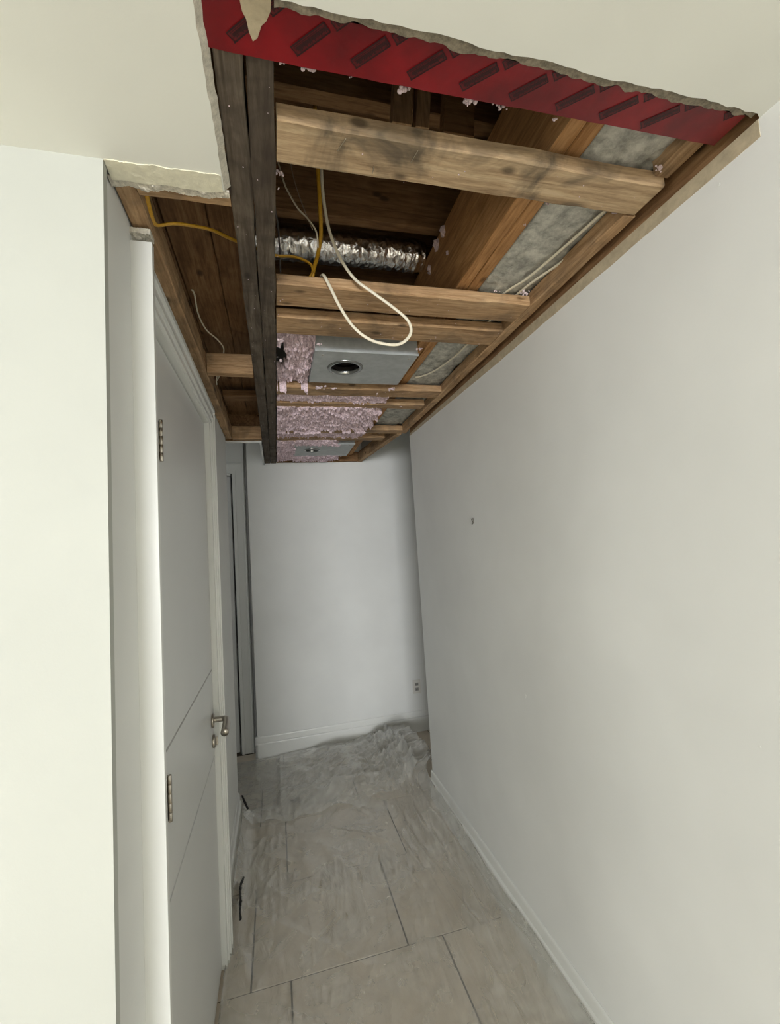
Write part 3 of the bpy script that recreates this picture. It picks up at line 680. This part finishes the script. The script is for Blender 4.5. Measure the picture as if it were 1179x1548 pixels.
# crumbs scattered on the undersides
rnd = random.Random(11); bm = bmesh.new()
zones = [(X0, X1, .76, .85, 12), (X0, X1, 1.268, 1.385, 22), (X0, X1, 1.452, 1.57, 30), (X0, .85, 2.10, 2.2, 26), (X0, .84, 2.32, 2.38, 20), (X0, .9, 2.85, 2.93, 26), (-.06, .03, .7, 3.8, 60), (.61, .69, 1.4, 1.43, 2), (.034, .04, .9, 3.0, 26)]
for x0, x1, y0, y1, n in zones:
    for _ in range(n):
        x = rnd.uniform(x0, x1); y = rnd.uniform(y0, y1); s = rnd.uniform(.0004, .0015)
        g = bmesh.ops.create_icosphere(bm, subdivisions=1, radius=s)
        for v in g['verts']: v.co = Vector((v.co.x*rnd.uniform(.7,1.8), v.co.y*rnd.uniform(.7,1.8), v.co.z*.7))+Vector((x, y, H0+Zu-.0008))
link('insulation_crumbs', fin(bm, 'insulation_crumbs'), None, [PALE], label='tiny white crumbs stuck to the undersides of the framing', cat='debris', kind='stuff')

# ---------------- plastic sheet over the floor ----------------
def sstep(a, b, x):
    t = max(0, min(1, (x-a)/(b-a))); return t*t*(3-2*t)
def sheet_pt(s, y, seed=0, lift=0):
    """s runs across: 0 left edge .. 1 right edge"""
    wall = -.272; rw = .902
    # taut path: up the left baseboard, across, up the right one
    lup = .075*sstep(2.12, 2.3, y)+.012+.02*noise.noise(Vector((y*3, 0, 8))); rup = .055+.02*noise.noise(Vector((y*2.2, 4, 1)))
    L = lup+(rw-wall)+rup; d = s*L
    if d < lup: x = wall+.004; z = lup-d; edge = 1
    elif d < L-rup: x = wall+(d-lup); z = 0
    else: x = rw-.002; z = d-(L-rup)
    # soften the corners into sloping film
    cl = .07*sstep(2.0, 2.3, y)+.012; cr = .20+.05*noise.noise(Vector((y*1.7, 3, 3)))
    if x < wall+cl and z < cl: z = max(z, (cl-(x-wall))**2/cl*.85)
    if x > rw-cr and z < cr: z = max(z, (cr-(rw-x))**2/cr*.55)
    # ridges along the hall by the right wall
    k1 = sstep(.52, .80, x)*(1-.5*sstep(.86, .9, x))
    rr = 1-abs(noise.noise(Vector((x*13+.5*y, y*1.1, 7+seed))))*2.6
    z += k1*.045*max(0, rr)**2
    rr = 1-abs(noise.noise(Vector((x*26-2*y, y*2.6, 2+seed))))*2.4
    z += (.35+k1)*.010*max(0, rr)**2
    # long diagonal creases on the flat part
    rr = 1-abs(noise.noise(Vector((x*3.4+y*2.2, y*1.2-x*1.2, 21+seed))))*5
    z += .009*max(0, rr)**1.5
    rr = 1-abs(noise.noise(Vector((x*7-y*3.1, y*3, 31+seed))))*4
    z += .005*max(0, rr)**1.5
    kz = max(0, 1-math.hypot((x-.42)/.20, (y-1.70)/.13))+.8*max(0, 1-math.hypot((x-.30)/.30, (y-3.5)/.25))+.6*max(0, 1-math.hypot((x-.45)/.12, (y-2.85)/.08))
    z += kz*.014*abs(noise.noise(Vector((x*48, y*22, 3))))
    z += .0015*noise.noise(Vector((x*30, y*30, 0)))
    # gathered heap in front of the far wall
    kh = sstep(2.93, 3.16, y+.10*noise.noise(Vector((x*4, 0, 3)))+.12*(x-.4))*(1-.75*sstep(3.62, 3.90, y))
    kr = .25+.55*sstep(-.05, .45, x)+.45*sstep(.55, .9, x)*(1-sstep(3.3, 3.6, y))
    hh = .045+.060*(noise.noise(Vector((x*3.2, y*4.2, 5+seed)))+.4)
    rr = 1-abs(noise.noise(Vector((x*6+y*3, y*9-x*4, 11+seed))))*2.4
    hh += .034*max(0, rr)**1.6
    rr = 1-abs(noise.noise(Vector((x*17-y*6, y*15, 17+seed))))*2.2
    hh += .010*max(0, rr)**1.6
    z += kh*kr*max(0, hh)
    return Vector((x, y, z+.004+lift))
def sheet(name, s0, s1, y0, y1, ns, ny, label, seed=0, lift=0, wr_=.0):
    bm = bmesh.new(); R = []
    for j in range(ny+1):
        row = []
        for i in range(ns+1):
            s = s0+(s1-s0)*i/ns; y = y0+(y1-y0)*j/ny+wr_*noise.noise(Vector((s*9, 0, seed)))*(1 if j == 0 else .2)
            p = sheet_pt(s, y, seed, lift)
            if y > 2.90 and p.x > .85:
                p.x += (p.x-.85)*sstep(2.92, 3.1, y)*2.0; p.z *= 1-.3*sstep(2.95, 3.1, y)
            if p.x < -.05:
                k9 = sstep(3.09, 3.16, y); p.x += (p.x+.05)*k9*1.6; p.z = p.z*(1-k9)+k9*min(p.z, .012)
            p.y = min(p.y, 3.895)
            row.append(bm.verts.new(p))
        R.append(row)
    for j in range(ny):
        for i in range(ns): bm.faces.new((R[j][i], R[j][i+1], R[j+1][i+1], R[j+1][i]))
    return link(name, fin(bm, name, True), None, [FILM], label=label, cat='plastic sheet')
sheet('plastic_sheet', 0, 1, .9, 3.895, 200, 330, 'clear crumpled plastic sheet covering the tiled hall floor')
sheet('plastic_sheet', .07, .97, 2.98, 3.88, 150, 130, 'second gathered layer of clear plastic heaped in front of the far wall', seed=5, lift=.012, wr_=.10)

# dark things trapped under or beside the sheet
bm = bmesh.new(); R = []
for i in range(31):
    t = i/30; x = -.01+.33*t; y = 3.19-.12*t+.012*math.sin(t*9); hw = .012*(math.sin(PI*t)**.5+.15)+.004*noise.noise(Vector((t*12, 0, 0)))
    R.append([bm.verts.new(p) for p in ((x, y-hw, .002), (x, y, .010+.004*math.sin(t*14)), (x, y+hw, .002))])
for i in range(30):
    for j in range(3): bm.faces.new((R[i][j], R[i][(j+1)%3], R[i+1][(j+1)%3], R[i+1][j]))
bm.faces.new(R[0]); bm.faces.new(R[-1][::-1])
link('dark_strip', fin(bm, 'dark_strip'), None, [simple('dark_rubber', (52,48,42), .7, 0, .6, 60)], label='dark narrow strip trapped under the plastic before the far heap', cat='strip')
def scrap(name, pts, wd, label, seed):
    bm = bmesh.new(); R = []; rnd = random.Random(seed); n = len(pts)
    P = []
    for i in range(n-1):
        for q in range(5): P.append(Vector(pts[i]).lerp(Vector(pts[i+1]), q/5))
    P.append(Vector(pts[-1]))
    for i, p in enumerate(P):
        hw = wd*(.35+.65*math.sin(PI*(i+.3)/len(P)))*rnd.uniform(.7, 1.2)
        R.append([bm.verts.new(p+Vector(d)) for d in ((-.002, 0, -hw), (.003, .002, -hw), (.006+rnd.uniform(0, .004), 0, 0), (.003, -.002, hw), (-.002, 0, hw))])
    for i in range(len(R)-1):
        for j in range(5): bm.faces.new((R[i][j], R[i][(j+1)%5], R[i+1][(j+1)%5], R[i+1][j]))
    bm.faces.new(R[0]); bm.faces.new(R[-1][::-1])
    link(name, fin(bm, name), None, [BLACK], label=label, cat='tape')
scrap('tape_scrap', [(-.275,3.078,.152),(-.266,3.080,.125),(-.255,3.081,.098),(-.244,3.080,.066)], .012, 'black tape scrap on the end of the left baseboard', 3)
scrap('tape_scrap', [(-.228,2.483,.052),(-.238,2.42,.060),(-.240,2.385,.054),(-.230,2.32,.062),(-.233,2.292,.052),(-.225,2.22,.050)], .015, 'black crumpled tape on the plastic by the left baseboard beyond the door', 4)
